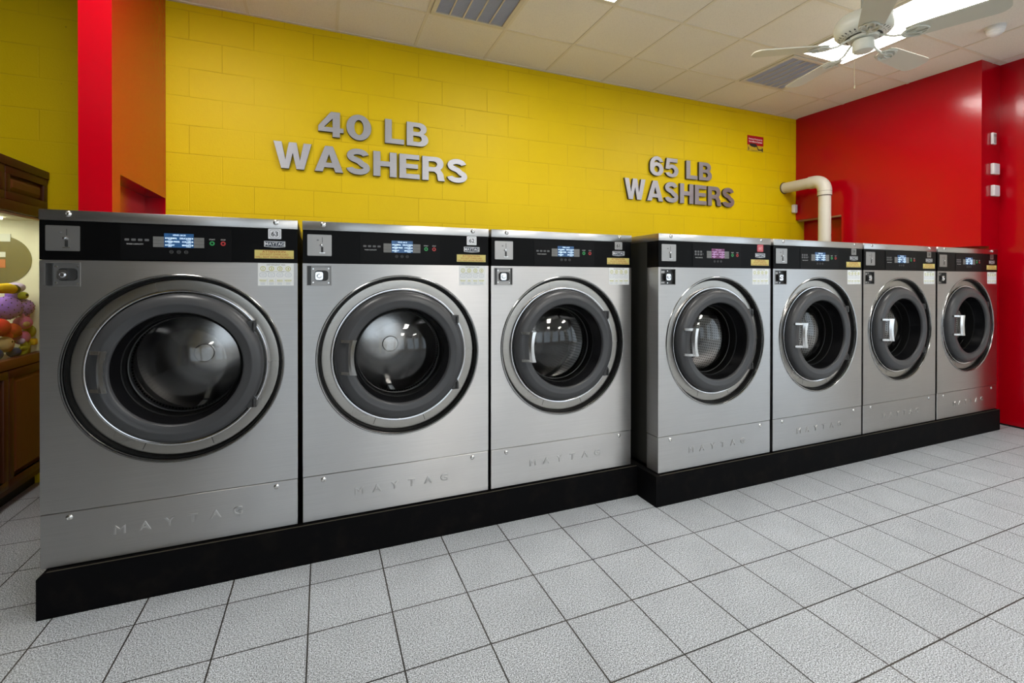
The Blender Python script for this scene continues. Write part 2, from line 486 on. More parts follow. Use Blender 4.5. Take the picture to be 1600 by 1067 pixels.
# right wall: red partition with a service opening behind the machines, then the deeper wall
b = NB(); box(b, (-2.15, YB-.1, 0), (-1.35, YB, ZC+.1)); tag(finish(b, 'wall_front_dark', DKBROWN, smooth=0), kind='structure')  # unseen section, coloured to put a dark band in the steel's reflections
b = NB(); box(b, (XL-.1, YB-.1, 0), (-2.15, YB, ZC+.1)); tag(finish(b, 'wall_front_yellow', mat('ochre_wall_paint', (.42, .30, .03), .6), smooth=0), kind='structure')  # unseen section, coloured to put a yellow-brown band in the steel's reflections
b = NB()
def slab(bm, p0, p1, z0, z1, xo=6.05, mi=0):
    """wall slab whose visible face runs p0->p1 (xy) and which is solid to x=xo"""
    poly = [p0, p1, (xo, p1[1]), (xo, p0[1])]
    A = [bm.verts.new((x, y, z0)) for x, y in poly]; B = [bm.verts.new((x, y, z1)) for x, y in poly]
    bm.faces.new(A); bm.faces.new(list(reversed(B)))
    for i in range(4):
        j = (i+1) % 4; bm.faces.new((A[i], B[i], B[j], A[j]))
def wx(y): return 5.372 + (5.463-5.372)*(1.8-y)/(1.8-.085)     # face of the red partition
slab(b, (wx(1.8), 1.8), (wx(.085), .085), 2.045, ZC+.05)         # above the opening
slab(b, (wx(1.27), 1.27), (wx(.085), .085), 1.62, 2.045)         # right of the opening
slab(b, (5.60, 1.27), (5.60, .085), 0, 1.62)                     # lower part, set back beside the last washer
slab(b, (5.52, 1.8), (5.52, 1.27), 0, 2.045)                     # back of the recess
bmesh.ops.recalc_face_normals(b, faces=b.faces)
tag(finish(b, 'wall_right', RED, smooth=0), kind='structure')
b = NB(); box(b, (XR, -.22, 0), (6.1, .085, ZC+.05)); tag(finish(b, 'wall_right_forward', RED, smooth=0), kind='structure')
b = NB(); box(b, (XR, YB-.1, 0), (6.1, -.22, .45)); box(b, (XR, YB-.1, 2.75), (6.1, -.22, ZC+.05))
for ya, yb in ((-6.3, -5.3), (-3.75, -3.6), (-1.75, -.22)): box(b, (XR, ya, .45), (6.1, yb, 2.75))
for i, (ya, yb) in enumerate(((-5.3, -3.75), (-3.6, -1.75))):  # added openings, out of view; they brighten the right-hand washers' steel
    bb = NB(); box(bb, (XR+.05, ya, .45), (XR+.06, yb, 2.75)); tag(finish(bb, 'window_%d' % (i+5), PANE, smooth=0), kind='structure')
tag(finish(b, 'wall_right_near', BACKW, smooth=0), kind='structure')
# wooden strip over the opening
b = NB(); box(b, (5.40, 1.275, 2.028), (5.47, 1.79, 2.046), .002); tag(finish(b, 'trim_1', mat('pale_raw_wood', (.35, .2, .1), .7), smooth=0), kind='structure')
# left partition (red) with a recessed service doorway
b = NB()
box(b, (-1.098, .88, 1.88), (-.96, 1.80, ZC+.05))
box(b, (-1.098, .88, 0), (-.96, .985, 1.88))
box(b, (-1.098, 1.785, 0), (-.96, 1.80, 1.88))
box(b, (-1.098, .985, 0), (-1.075, 1.785, 1.88))
tag(finish(b, 'wall_partition', RED, smooth=0), kind='structure')
# ceiling with the grid
b = NB(); box(b, (XL-.1, YB-.1, ZC), (6.1, YW+.2, ZC+.12)); tag(finish(b, 'ceiling', CEIL, smooth=0), kind='structure')
GX0, GY0, GS = .158, .645, .6096
b = NB()
xs = [GX0+GS*i for i in range(-5, 10)]; ys = [GY0+GS*i for i in range(-11, 2)]
for x in xs:
    if XL < x < 5.7: box(b, (x-.011, YB, ZC-.004), (x+.011, YW, ZC+.002))
for y in ys:
    if YB < y < YW: box(b, (XL, y-.011, ZC-.0044), (5.75, y+.011, ZC+.002))
box(b, (XL, YW-.022, ZC-.006), (5.5, YW, ZC+.002))
tag(finish(b, 'trim_2', GRID, smooth=0), kind='structure')
# floor-level black joint along the right wall
b = NB(); box(b, (XR-.012, YB, 0), (XR, .085, .012)); tag(finish(b, 'baseboard_right', RUBBER, smooth=0), kind='structure')

# ------------------------------------------------------------------ ceiling lights
def troffer(ix, iy, label, vert=True):
    """two-by-four troffer, cell corner given in grid steps (far-left corner)"""
    x0 = GX0+GS*ix; y1 = GY0+GS*iy; x1 = x0+GS; y0 = y1-2*GS
    t = empty('ceiling_light', ((x0+x1)/2, (y0+y1)/2, ZC), label, 'light', 'recessed fluorescent ceiling lights')
    hx, hy = GS/2-.012, GS-.012
    b = NB()
    for a, c in (((-hx, -hy), (hx, -hy+.03)), ((-hx, hy-.03), (hx, hy)), ((-hx, -hy+.03), (-hx+.03, hy-.03)), ((hx-.03, -hy+.03), (hx, hy-.03))):
        box(b, (a[0], a[1], -.012), (c[0], c[1], -.0005), .001, seg=1)
    finish(b, 'frame', VENT_FR, t, 0)
    b = NB(); box(b, (-hx+.03, -hy+.03, -.009), (hx-.03, hy-.03, -.001)); finish(b, 'diffuser', LIGHT, t, 0)
    return t
troffer(6, 0, 'lit fluorescent ceiling light behind the ceiling fan, by the slatted vent')
troffer(2, 0, 'lit fluorescent ceiling light whose corner shows at the top edge, left of the fan')
for ix, iy in ((-2, 0), (2, -5), (6, -5), (2, -9), (6, -9)):
    troffer(ix, iy, 'lit fluorescent ceiling light farther back in the room, out of the frame')

# ------------------------------------------------------------------ ceiling vents
def vent(ix, iy, n, label):
    x0 = GX0+GS*ix; y1 = GY0+GS*iy; h = GS/2-.013
    t = empty('ceiling_vent', (x0+GS/2, y1-GS/2, ZC), label, 'vent')
    b = NB()
    for a, c in (((-h, -h), (h, -h+.035)), ((-h, h-.035), (h, h)), ((-h, -h+.035), (-h+.035, h-.035)), ((h-.035, -h+.035), (h, h-.035))):
        box(b, (a[0], a[1], -.014), (c[0], c[1], -.0006), .002, seg=1)
    finish(b, 'frame', VENT_FR, t, 0)
    b = NB(); box(b, (-h+.035, -h+.035, -.003), (h-.035, h-.035, -.001)); finish(b, 'core', VENT_DK, t, 0)
    W_ = 2*(h-.035)
    for i in range(1, n):
        x = -h+.035+W_*i/n
        b = NB(); box(b, (x-.005, -h+.035, -.012), (x+.005, h-.035, -.003)); finish(b, 'slat', VENT_FR, t, 0)
    b = NB(); k = 46
    for i in range(1, k):
        y = -h+.035+W_*i/k
        box(b, (-h+.035, y-.0011, -.0085), (h-.035, y+.0011, -.003))
    finish(b, 'louvre_fins', mat('vent_fin_grey', (.46, .48, .56), .5), t, 0)
    return t
vent(1, 1, 5, 'square ceiling vent at the top edge above the 40 LB letters')
vent(6, 1, 6, 'square ceiling vent near the red wall, partly behind a fan blade')

# ------------------------------------------------------------------ plinths
def plinth(x0, x1, y0, y1, label, chl=0):
    t = empty('machine_plinth', ((x0+x1)/2, y0, 0), label, 'plinth', None)
    b = NB(); w_ = (x1-x0)/2
    poly = [(-w_, 0), (w_, 0), (w_, .178), (-w_+chl, .178), (-w_, .178-chl)] if chl else [(-w_, 0), (w_, 0), (w_, .178), (-w_, .178)]
    prism(b, poly, 0, y1-y0)
    finish(b, 'base', PLINTH, t, 0)
    b = NB(); box(b, (-w_+.03, .003, .178), (w_, .008, .1795)); finish(b, 'metal_edge', RUST, t, 0)
    return t
plinth(-.963, 1.822, .165, 1.08, 'black painted plinth under the three 40 LB washers', .02)
plinth(1.823, 5.552, -.012, .90, 'black painted plinth under the four 65 LB washers')

# ------------------------------------------------------------------ washing machines
HW, ZT, ZCEN = .4530, 1.4, .7525
CACHE = {}
def part(key, name, parent, mats, fn, smooth=40):
    """build a part once, afterwards share its mesh"""
    if key not in CACHE:
        b = NB(); fn(b); o = finish(b, name, mats, parent, smooth); CACHE[key] = o.data; return o
    return link(name, CACHE[key], parent)

def f_front(b):
    loops = []
    def addl(pts):
        vs = [b.verts.new((x, 0, z)) for x, z in pts]
        return [b.edges.new((vs[i], vs[(i+1) % len(vs)])) for i in range(len(vs))], vs
    e1, v1 = addl([(-HW, .2115), (HW, .2115), (HW, 1.203), (-HW, 1.203)])
    n = 96
    e2, v2 = addl([(.397*cos(2*pi*i/n), ZCEN+.397*sin(2*pi*i/n)) for i in range(n)])
    e3, v3 = addl([(-.437, 1.099), (-.328, 1.099), (-.328, 1.194), (-.437, 1.194)])
    bmesh.ops.triangle_fill(b, edges=e1+e2+e3, use_beauty=True)
    for f in b.faces:
        f.normal_update()
        if f.normal.y > 0: f.normal_flip()
    # returned left / right / bottom / top edges
    for x in (-HW, HW):
        for (y0, y1) in ((0, .105),):
            vs = [b.verts.new(p) for p in ((x, y0, .2115), (x, y1, .2115), (x, y1, 1.203), (x, y0, 1.203))]; b.faces.new(vs)
    vs = [b.verts.new(p) for p in ((-HW, 0, .2115), (HW, 0, .2115), (HW, .02, .2115), (-HW, .02, .2115))]; b.faces.new(vs)
    vs = [b.verts.new(p) for p in ((-HW, 0, 1.203), (HW, 0, 1.203), (HW, .02, 1.203), (-HW, .02, 1.203))]; b.faces.new(vs)
def f_rim(b):
    revolve(b, [(.399, .0002), (.398, -.003), (.395, -.0055), (.391, -.005), (.388, -.001), (.387, .006), (.387, .05)], (0, 0, ZCEN), 128)
def f_gapring(b):
    revolve(b, [(.389, .02), (.386, .012), (.380, .012), (.374, .033), (.37, .055), (.36, .10)], (0, 0, ZCEN), 96)
def f_dish(b):
    n = 96
    revolve(b, [(.3755, .055), (.3755, .033), (.373, .0295), (.366, .0285), (.322, .033), (.30, .035), (.30, .05)], (0, 0, ZCEN), 128)
def f_seams(b):
    for a in (-112, -71):
        c, s = cos(radians(a)), sin(radians(a)); px, pz = -s*.0011, c*.0011
        P = [(.324*c-px, ZCEN+.324*s-pz), (.364*c-px, ZCEN+.364*s-pz), (.364*c+px, ZCEN+.364*s+pz), (.324*c+px, ZCEN+.324*s+pz)]
        v = [b.verts.new((x, (.0276 if i in (1, 2) else .0318), z)) for i, (x, z) in enumerate(P)]; b.faces.new(v)
def f_ring(b):
    prof = [(.312, .040), (.3155, .025), (.3155, .008), (.3135, -.004), (.308, -.014), (.298, -.022), (.286, -.0265), (.276, -.0285), (.272, -.0295), (.268, -.0285),
            (.255, -.026), (.244, -.025), (.2395, -.023), (.2365, -.018), (.2355, -.010)]
    revolve(b, prof, (0, 0, ZCEN), 128)
def f_ringinner(b):
    revolve(b, [(.2357, -.0105), (.2345, .000), (.230, .02), (.225, .045), (.220, .06)], (0, 0, ZCEN), 128)
def f_chromering(b):
    revolve(b, [(.334, .036), (.334, .022), (.331, .0165), (.326, .0155), (.3215, .0175), (.319, .024), (.317, .036)], (0, 0, ZCEN), 128)
def f_gasket(b):
    revolve(b, [(.2205, .056), (.2165, .058), (.2155, .064), (.2150, .09), (.2145, .108), (.209, .13), (.215, .16), (.30, .165), (.34, .12), (.33, .05)], (0, 0, ZCEN), 96)
def f_bowl(b):
    revolve(b, [(.213, .108), (.195, .0955), (.174, .0835), (.148, .0715), (.12, .062), (.09, .0535), (.06, .048), (.03, .0455), (0, .0445)], (0, 0, ZCEN), 96)
def f_lens(b):
    revolve(b, [(.2135, .115), (.2135, .107), (.210, .1035), (.2075, .1045), (.2075, .115)], (0, 0, ZCEN), 96)
def f_drum(b):
    revolve(b, [(.208, .17), (.214, .165), (.222, .168), (.25, .18), (.30, .20), (.305, .21), (.305, .47)], (0, 0, ZCEN), 96)
def f_drumback(b):
    revolve(b, [(.305, .47), (.29, .486), (.27, .487), (.20, .478), (.12, .468), (.07, .463), (.05, .462), (0, .462)], (0, 0, ZCEN), 96)
def f_lifters(b):
    for k in range(3):
        a = radians(30+120*k); c, s = cos(a), sin(a); px, pz = -s, c
        r0, r1, w0, w1 = .304, .245, .035, .012
        P = [(r0*c-px*w0, r0*s-pz*w0), (r1*c-px*w1, r1*s-pz*w1), (r1*c+px*w1, r1*s+pz*w1), (r0*c+px*w0, r0*s+pz*w0)]
        A = [b.verts.new((x, .21, ZCEN+z)) for x, z in P]; B = [b.verts.new((x, .468, ZCEN+z)) for x, z in P]
        b.faces.new(A); b.faces.new(list(reversed(B)))
        for i in range(4): b.faces.new((A[i], B[i], B[(i+1) % 4], A[(i+1) % 4]))
    bmesh.ops.recalc_face_normals(b, faces=b.faces)
def f_hub(b):
    revolve(b, [(.046, .464), (.046, .452), (.042, .448), (0, .446)], (0, 0, ZCEN), 40)
def f_handle(b):
    # two arms and a curved grip plate
    zc = ZCEN+.01; hh = .082
    for s in (-1, 1):
        z = zc+s*(hh-.007)
        pts = [(-.288, -.024), (-.288, -.036), (-.272, -.048), (-.245, -.066), (-.226, -.070), (-.226, -.060), (-.243, -.054), (-.268, -.038), (-.270, -.026)]
        A = [b.verts.new((x, y, z-.007)) for x, y in pts]; B = [b.verts.new((x, y, z+.007)) for x, y in pts]
        b.faces.new(A); b.faces.new(list(reversed(B)))
        for i in range(len(pts)):
            j = (i+1) % len(pts); b.faces.new((A[j], A[i], B[i], B[j]))
    n = 14; L = []; R = []
    rings = []
    for i in range(n+1):
        t_ = -1+2*i/n; z = zc+t_*hh
        sag = .013*(1-t_*t_)
        xo, xi = -.250-sag*.6, -.222-sag
        rings.append([b.verts.new(p) for p in ((xo, -.056, z), (xo-.001, -.063, z), ((xo+xi)/2-.002, -.0745, z), (xi+.001, -.078, z), (xi+.003, -.072, z), ((xo+xi)/2, -.066, z))])
    for A, B in zip(rings, rings[1:]):
        for k in range(6): b.faces.new((A[k], A[(k+1) % 6], B[(k+1) % 6], B[k]))
    b.faces.new(rings[0]); b.faces.new(list(reversed(rings[-1])))
    bmesh.ops.recalc_face_normals(b, faces=b.faces)
def f_hinge(s):
    def fn(b):
        a = radians(33*s); 
        cx, cz = .312*cos(a), .312*sin(a)
        prism(b, [(cx-.014, ZCEN+cz-.026*s), (cx-.012, ZCEN+cz+.022*s), (cx+.024, ZCEN+cz+.022*s), (cx+.024, ZCEN+cz-.012*s), (cx+.014, ZCEN+cz-.032*s)], -.014, .03)
        cyl(b, (cx+.016, -.012, ZCEN+cz-.02), .008, .036, 'z', 16)
    return fn
def f_kick(b):
    box(b, (-HW, 0, 0), (HW, .105, .2085), .0015, seg=1)
def f_emboss(i):
    def fn(b): text_bm(b, 'MAYTAG'[i], -.205+.0835*i, -.0004, .108, .049, .003, bevel=.0008 if i == 0 else .0011, sx=1.2 if i == 0 else 1.14, offset=0 if i == 0 else .0004)
    return fn
def f_screwat(pts, y0=0.0):
    def fn(b):
        for x, z in pts:
            revolve(b, [(.0115, 0), (.0115, -.0015), (.0085, -.004), (.0045, -.0052), (.0045, -.0025), (0, -.0025)], (x, y0, z), 20)
    return fn
def f_lid(b):
    box(b, (-HW-.001, -.004, 1.358), (HW+.001, .88, ZT), .003)
def f_body(b):
    # rear cabinet: sides, back, bottom
    box(b, (-HW+.002, .105, .0), (HW-.002, .875, .02))
    box(b, (-HW+.002, .105, .0), (-HW+.014, .875, 1.358)); box(b, (HW-.014, .105, .0), (HW-.002, .875, 1.358))
    box(b, (-HW+.002, .855, .0), (HW-.002, .875, 1.358))
    for x0 in (-HW+.001, HW-.009):
        box(b, (x0, .3, .05), (x0+.008, .31, 1.32)); box(b, (x0, .60, .05), (x0+.008, .61, 1.32))
    box(b, (-HW+.01, .11, .205), (HW-.01, .85, .215))
    box(b, (-HW+.01, .11, 1.2), (HW-.01, .85, 1.21))
def f_band(b):
    box(b, (-HW, -.001, 1.204), (HW, .105, 1.3575), .0015, seg=1)
def f_overlay(b):
    prism(b, rrect(-.20, 1.209, .19, 1.350, .006), -.0028, -.001)
def f_keys(side):
    def fn(b):
        x0 = -.091 if side < 0 else .0515
        for r in range(3):
            box(b, (x0, -.0042, 1.2625+.0148*r), (x0+.0375, -.0028, 1.2625+.0148*r+.0140))
    return fn
def f_keymarks(b):
    for x0 in (-.075, .067):
        for r in range(3): box(b, (x0, -.0044, 1.2685+.0148*r), (x0+.006, -.0041, 1.2705+.0148*r))
def f_icons(rows):
    def fn(b):
        if rows == 1:
            for i in range(4): prism(b, rrect(-.1865+.0222*i, 1.286, -.1715+.0222*i, 1.295, .0025, 3), -.0036, -.0028)
            z = 1.273
        else:
            for r in range(2):
                for i in range(3): prism(b, rrect(-.185+.021*i, 1.2775+.0165*r, -.171+.021*i, 1.2895+.0165*r, .003, 3), -.0036, -.0028)
            box(b, (-.122, -.0036, 1.281), (-.1195, -.0028, 1.291)); z = 1.264
        text_bm(b, 'WASH CAPACITY', -.152, -.0032, z, .0072, .0004, mi=1, offset=.0001)
    return fn
def f_round(b):
    for x in (-.028, -.002, .024):
        revolve(b, [(.0068, 0), (.0068, -.0008), (.0056, -.0008), (.0056, 0)], (x, -.0028, 1.2435), 20)
        box(b, (x-.003, -.0034, 1.2425), (x+.003, -.0029, 1.2445))
def f_button(x):
    def fn(b):
        revolve(b, [(.0095, 0), (.0095, -.0012), (.0045, -.0012), (.0045, 0)], (x, -.0028, 1.2835), 28)
    return fn
def f_buttext(b):
    text_bm(b, 'START', .118, -.0032, 1.300, .0075, .0004, offset=.0001)
    text_bm(b, 'STOP', .159, -.0032, 1.300, .0075, .0004, offset=.0001)
def f_lcd(b): box(b, (-.053, -.0046, 1.262), (.051, -.0028, 1.321), 0)
def f_lcdtext(b):
    y = -.0048
    text_bm(b, 'VEND: $4.25', 0, y, 1.3135, .0085, .0003)
    for k, (l, r) in enumerate((('NORMAL', 'DELICATES'), ('PERM PRESS', 'COLORS'), ('HEAVY', 'BRIGHTS'))):
        z = 1.301-.0145*k
        text_bm(b, l, -.043, y, z, .0085, .0003, align='LEFT', offset=.0001)
        text_bm(b, r, .043, y, z, .0085, .0003, align='RIGHT', offset=.0001)
        text_bm(b, 'HOT', -.039, y, z-.0062, .006, .0003, align='LEFT'); text_bm(b, 'COLD', .041, y, z-.0062, .006, .0003, align='RIGHT')
        for s in (-1, 1):
            v = [b.verts.new(p) for p in ((s*.045, y-.0002, z-.0035), (s*.0505, y-.0002, z), (s*.045, y-.0002, z+.0035))]
            b.faces.new(v if s < 0 else v)
def f_coin(b):
    prism(b, rrect(-.433, 1.239, -.328, 1.338, .004), -.0045, -.001)
def f_coindet(b):
    # slot, lever slot, knob
    box(b, (-.3695, -.0049, 1.300), (-.3675, -.0044, 1.326), mi=0)
    prism(b, rrect(-.3745, 1.255, -.3645, 1.281, .002), -.0052, -.0044, 0)
    prism(b, rrect(-.381, 1.2515, -.357, 1.2545, .001, 2), -.008, -.0044, 1)
    prism(b, rrect(-.393, 1.309, -.384, 1.315, .001, 2), -.0049, -.0044, 2)
def f_coinknob(b):
    revolve(b, [(.0055, 0), (.0065, -.004), (.005, -.009), (0, -.011)], (-.3735, -.0045, 1.289), 20)
def f_lockbox(b):
    x0, x1, z0, z1 = -.437, -.328, 1.099, 1.194
    for a, c in (((x0, z0), (x1, z0+.003)), ((x0, z1-.003), (x1, z1)), ((x0, z0), (x0+.003, z1)), ((x1-.003, z0), (x1, z1))):
        box(b, (a[0], -.0022, a[1]), (c[0], .035, c[1]))
def f_lockplate(b):
    box(b, (-.434, .016, 1.102), (-.331, .019, 1.191))
def f_lockstrip(dark):
    def fn(b):
        if dark:
            box(b, (-.434, .004, 1.168), (-.405, .016, 1.182)); box(b, (-.434, .004, 1.108), (-.405, .016, 1.118))
        else:
            box(b, (-.434, .006, 1.102), (-.417, .016, 1.191))
    return fn
def f_locksur(b):
    prism(b, rrect(-.401, 1.122, -.343, 1.171, .014), .006, .016)
def f_lockchrome(b):
    P = rrect(-.399, 1.126, -.366, 1.164, .009)
    prism(b, P, -.006, .008)
    revolve(b, [(.011, 0), (.0105, -.004), (.0075, -.005), (.007, -.0035), (0, -.0035)], (-.382, -.006, 1.145), 24)
def f_lockscrews(dark):
    def fn(b):
        pts = ((-.409, 1.178), (-.409, 1.114), (-.342, 1.18), (-.342, 1.112)) if not dark else ((-.376, 1.181), (-.376, 1.111))
        for x, z in pts: revolve(b, [(.0045, 0), (.004, -.003), (0, -.0035)], (x, .016, z), 14)
    return fn
def f_tag(num, dark):
    def fn(b):
        prism(b, rrect(.333, 1.3115, .386, 1.3575, .003), -.0022, -.001, 0)
        P = rrect(.3385, 1.317, .3805, 1.3525, .009); Q = rrect(.3395, 1.318, .3795, 1.3515, .0085)
        # thin frame
        A = [b.verts.new((x, -.0025, z)) for x, z in P]; B = [b.verts.new((x, -.0025, z)) for x, z in Q]
        for i in range(len(P)):
            j = (i+1) % len(P); b.faces.new((A[i], A[j], B[j], B[i])).material_index = 1
        text_bm(b, num, .3595, -.0026, 1.3345, .030, .0004, mi=1, offset=.0004)
    return fn
def f_badge(b):
    prism(b, [(.317, 1.276), (.317, 1.301), (.402, 1.301), (.402, 1.276), (.375, 1.2735), (.3595, 1.2725), (.344, 1.2735)], -.0026, -.001, 0)
    prism(b, [(.3195, 1.278), (.3195, 1.299), (.3995, 1.299), (.3995, 1.278), (.374, 1.2757), (.3595, 1.2748), (.345, 1.2757)], -.0030, -.0026, 1)
    text_bm(b, 'MAYTAG', .3595, -.0033, 1.2885, .0215, .0004, mi=0, offset=.0001, sx=.93)
    text_bm(b, 'COMMERCIAL', .3595, -.0033, 1.2775, .0038, .0003, mi=0, spacing=1.3)
def f_warn(b):
    box(b, (.279, -.0018, 1.2225), (.437, -.001, 1.2605), mi=0)
    text_bm(b, 'ATTENTION:', .358, -.0020, 1.2533, .0145, .0003, mi=1, offset=.0001, sx=1.15)
    text_bm(b, 'DO NOT OVERLOAD', .358, -.0020, 1.2410, .0118, .0003, mi=1, sx=1.02)
    text_bm(b, 'WILL NOT WORK PROPERLY', .358, -.0020, 1.2290, .0118, .0003, mi=1, sx=.98)
def f_deterg(b):
    box(b, (.292, -.0008, 1.100), (.437, .0002, 1.2015), mi=0)
    text_bm(b, 'DETERGENT MIX', .3645, -.001, 1.1945, .0095, .0003, mi=3, sx=1.05)
    xs_ = (.312, .346, .380, .414)
    for i, x in enumerate(xs_):
        revolve(b, [(.0105, 0), (.0105, -.0004), (.0082, -.0004), (.0082, 0)], (x, -.0008, 1.177), 24, mi=1)
        text_bm(b, str(i+1), x, -.001, 1.177, .014, .0003, mi=1, offset=.0004)
        P = rrect(x-.0135, 1.140, x+.0135, 1.158, .005 if i in (0, 1) else .0085)
        Q = rrect(x-.0122, 1.1413, x+.0122, 1.1567, .0045 if i in (0, 1) else .0075)
        A = [b.verts.new((px, -.001, pz)) for px, pz in P]; B = [b.verts.new((px, -.001, pz)) for px, pz in Q]
        for k in range(len(P)): b.faces.new((A[k], A[(k+1) % len(P)], B[(k+1) % len(P)], B[k])).material_index = 2
        box(b, (x-.007, -.001, 1.148), (x+.007, -.0009, 1.1495), mi=2)
        text_bm(b, ('PREWASH', 'SOAP', 'BLEACH', 'SOFTENER')[i], x, -.001, 1.124, .0062, .0003, mi=1, offset=.0002)
        box(b, (x-.011, -.001, 1.118), (x+.011, -.0009, 1.1192), mi=1)
        for r in range(3): box(b, (x-.010, -.001, 1.1055+.0034*r), (x+.009, -.0009, 1.1065+.0034*r), mi=2)
    box(b, (.305, -.001, 1.163), (.42, -.0009, 1.1638), mi=3)
    box(b, (.325, -.001, 1.1625), (.337, -.0009, 1.1645), mi=3); box(b, (.385, -.001, 1.1625), (.397, -.0009, 1.1645), mi=3)
    for x in (.329, .363, .397): box(b, (x-.0003, -.001, 1.103), (x+.0003, -.0009, 1.132), mi=2)

def washer(xc, yf, num, label, group, lcd='blue', rows=1, tagmat='silver', darklock=False):
    t = empty('washing_machine', (xc, yf, .1835), label, 'washing machine', group)
    part('body', 'cabinet', t, SIDE, f_body, 0)
    fp = part('front', 'front_panel', t, STEEL, f_front, 0)
    part('rim', 'panel_rim', fp, RIM, f_rim)
    part('gapring', 'rubber_gap', fp, RUBBER, f_gapring)
    part('warnlab', 'detergent_label', fp, [STK_W, STK_G, STK_B, STK_GR], f_deterg, 0)
    dp = part('dish', 'door_surround', t, DISH, f_dish)
    part('seams', 'seam_line', dp, GAP, f_seams, 0)
    part('gasket', 'door_gasket', t, RUBBER, f_gasket)
    dr = part('drum', 'drum', t, DRUMP, f_drum)
    part('drumback', 'drum_back', dr, DRUM, f_drumback)
    part('lifters', 'lifter', dr, DRUM, f_lifters, 0)
    part('hub', 'drum_hub', dr, SCREW, f_hub)
    d = part('ring', 'door', t, RING, f_ring)
    part('chromering', 'chrome_ring', d, CHROME, f_chromering)
    part('ringinner', 'inner_collar', d, RINGI, f_ringinner)
    part('bowl', 'door_glass', d, BOWL, f_bowl)
    part('lens', 'glass_trim', d, HINGE, f_lens)
    part('handle', 'door_handle', d, mat('satin_chrome', (.82, .82, .82), .24, 1.0), f_handle, 30)
    for s in (1, -1): part('hinge%d' % s, 'door_hinge', t, HINGE, f_hinge(s), 30)
    k = part('kick', 'lower_panel', t, STEEL, f_kick, 0)
    for i in range(6): part('emboss%d' % i, 'embossed_letter', k, EMB, f_emboss(i), 30)
    for x in (-.365, .365): part('kscrew%.0f' % (x*10), 'screw', k, SCREW, f_screwat([(x, .187)]), 30)
    l = part('lid', 'top_lid', t, STEEL_LID, f_lid, 30)
    for x in (-.365, .365): part('lscrew%.0f' % (x*10), 'screw', l, SCREW, f_screwat([(x, 1.3845)], -.004), 30)
    c = part('band', 'control_panel', t, BLACKP, f_band, 0)
    part('overlay', 'console_overlay', c, BLACKI, f_overlay, 0)
    part('keyl', 'keypad', c, GREYKEY, f_keys(-1), 0); part('keyr', 'keypad', c, GREYKEY, f_keys(1), 0)
    part('km', 'key_marks', c, DIMKEY, f_keymarks, 0)
    part('icons%d' % rows, 'capacity_icons', c, [DIMKEY, WHITEP], f_icons(rows), 0)
    part('round', 'round_buttons', c, DIMKEY, f_round, 0)
    part('start', 'start_button', c, GREENB, f_button(.118)); part('stop', 'stop_button', c, REDB, f_button(.159))
    part('btxt', 'button_lettering', c, WHITEP, f_buttext, 0)
    s_ = part('lcd'+lcd, 'display_screen', c, LCD_B if lcd == 'blue' else LCD_M, f_lcd, 0)
    part('lcdt'+lcd, 'display_text', c, LCD_T if lcd == 'blue' else LCD_P, f_lcdtext, 0)
    cp = part('coin', 'coin_plate', t, PLATE, f_coin, 30)
    part('coind', 'coin_slot', cp, [INK, SCREW, DIMKEY], f_coindet, 0); part('coink', 'coin_lever', cp, CHROME, f_coinknob)
    lb = part('lockbox', 'coin_box', t, PLATE, f_lockbox, 0)
    part('lp%d' % darklock, 'lock_plate', lb, HINGE if darklock else PLATE, f_lockplate, 0)
    part('ls%d' % darklock, 'lock_strip', lb, PLATE if darklock else HINGE, f_lockstrip(darklock), 0)
    part('lsur', 'lock_surround', lb, INK, f_locksur, 30)
    part('lchr', 'lock', lb, CHROME, f_lockchrome, 30)
    part('lscr%d' % darklock, 'lock_screws', lb, SCREW, f_lockscrews(darklock), 30)
    tm = {'silver': [SILV, INK], 'red': [REDTAG, PINKTAG], 'dim': [PLATE, INK]}[tagmat]
    b = NB(); f_tag(num, False)(b); tg = finish(b, 'number_tag', tm, t, 0)
    part('badge', 'brand_badge', t, [SILV, NAVY], f_badge, 0)
    part('warn', 'warning_sticker', t, [STK_Y, STK_R], f_warn, 0)
    return t
G40 = 'forty pound washers'; G65 = 'sixty-five pound washers'
washer(-.5075, .19, '63', 'stainless steel washer tagged 63, nearest the wooden prize machine', G40)
washer(.4195, .19, '62', 'stainless steel washer tagged 62, middle of the three under 40 LB', G40)
washer(1.341, .19, '61', 'stainless steel washer just left of the step forward in the row', G40, tagmat='dim')
washer(2.3065, .01, '60', 'stainless steel washer with a red number tag and pink display', G65, 'mag', 2, 'red', True)
washer(3.2385, .01, '59', 'stainless steel washer just right of the one with the red tag', G65, 'blue', 2, 'dim', True)
washer(4.164, .01, '58', 'stainless steel washer second from the red wall, under the 65 LB letters', G65, 'blue', 2, 'dim', True)
washer(5.0955, .01, '57', 'stainless steel washer at the far end, against the red wall', G65, 'blue', 2, 'dim', True)

# ------------------------------------------------------------------ wall letters
def arc(cx, cy, rx, ry, a0, a1, n=16):
    return [(cx+rx*cos(radians(a0+(a1-a0)*i/n)), cy+ry*sin(radians(a0+(a1-a0)*i/n))) for i in range(n+1)]
def strip(path, w):
    """outline of a thick stroke; w can be a list"""
    N = len(path); L = []; R = []
    for i in range(N):
        a = Vector(path[max(i-1, 0)]); c = Vector(path[min(i+1, N-1)]); d = (c-a).normalized(); nrm = Vector((-d.y, d.x))
        ww = (w[i] if isinstance(w, list) else w)/2; p = Vector(path[i])
        L.append(tuple(p+nrm*ww)); R.append(tuple(p-nrm*ww))
    return L+R[::-1]
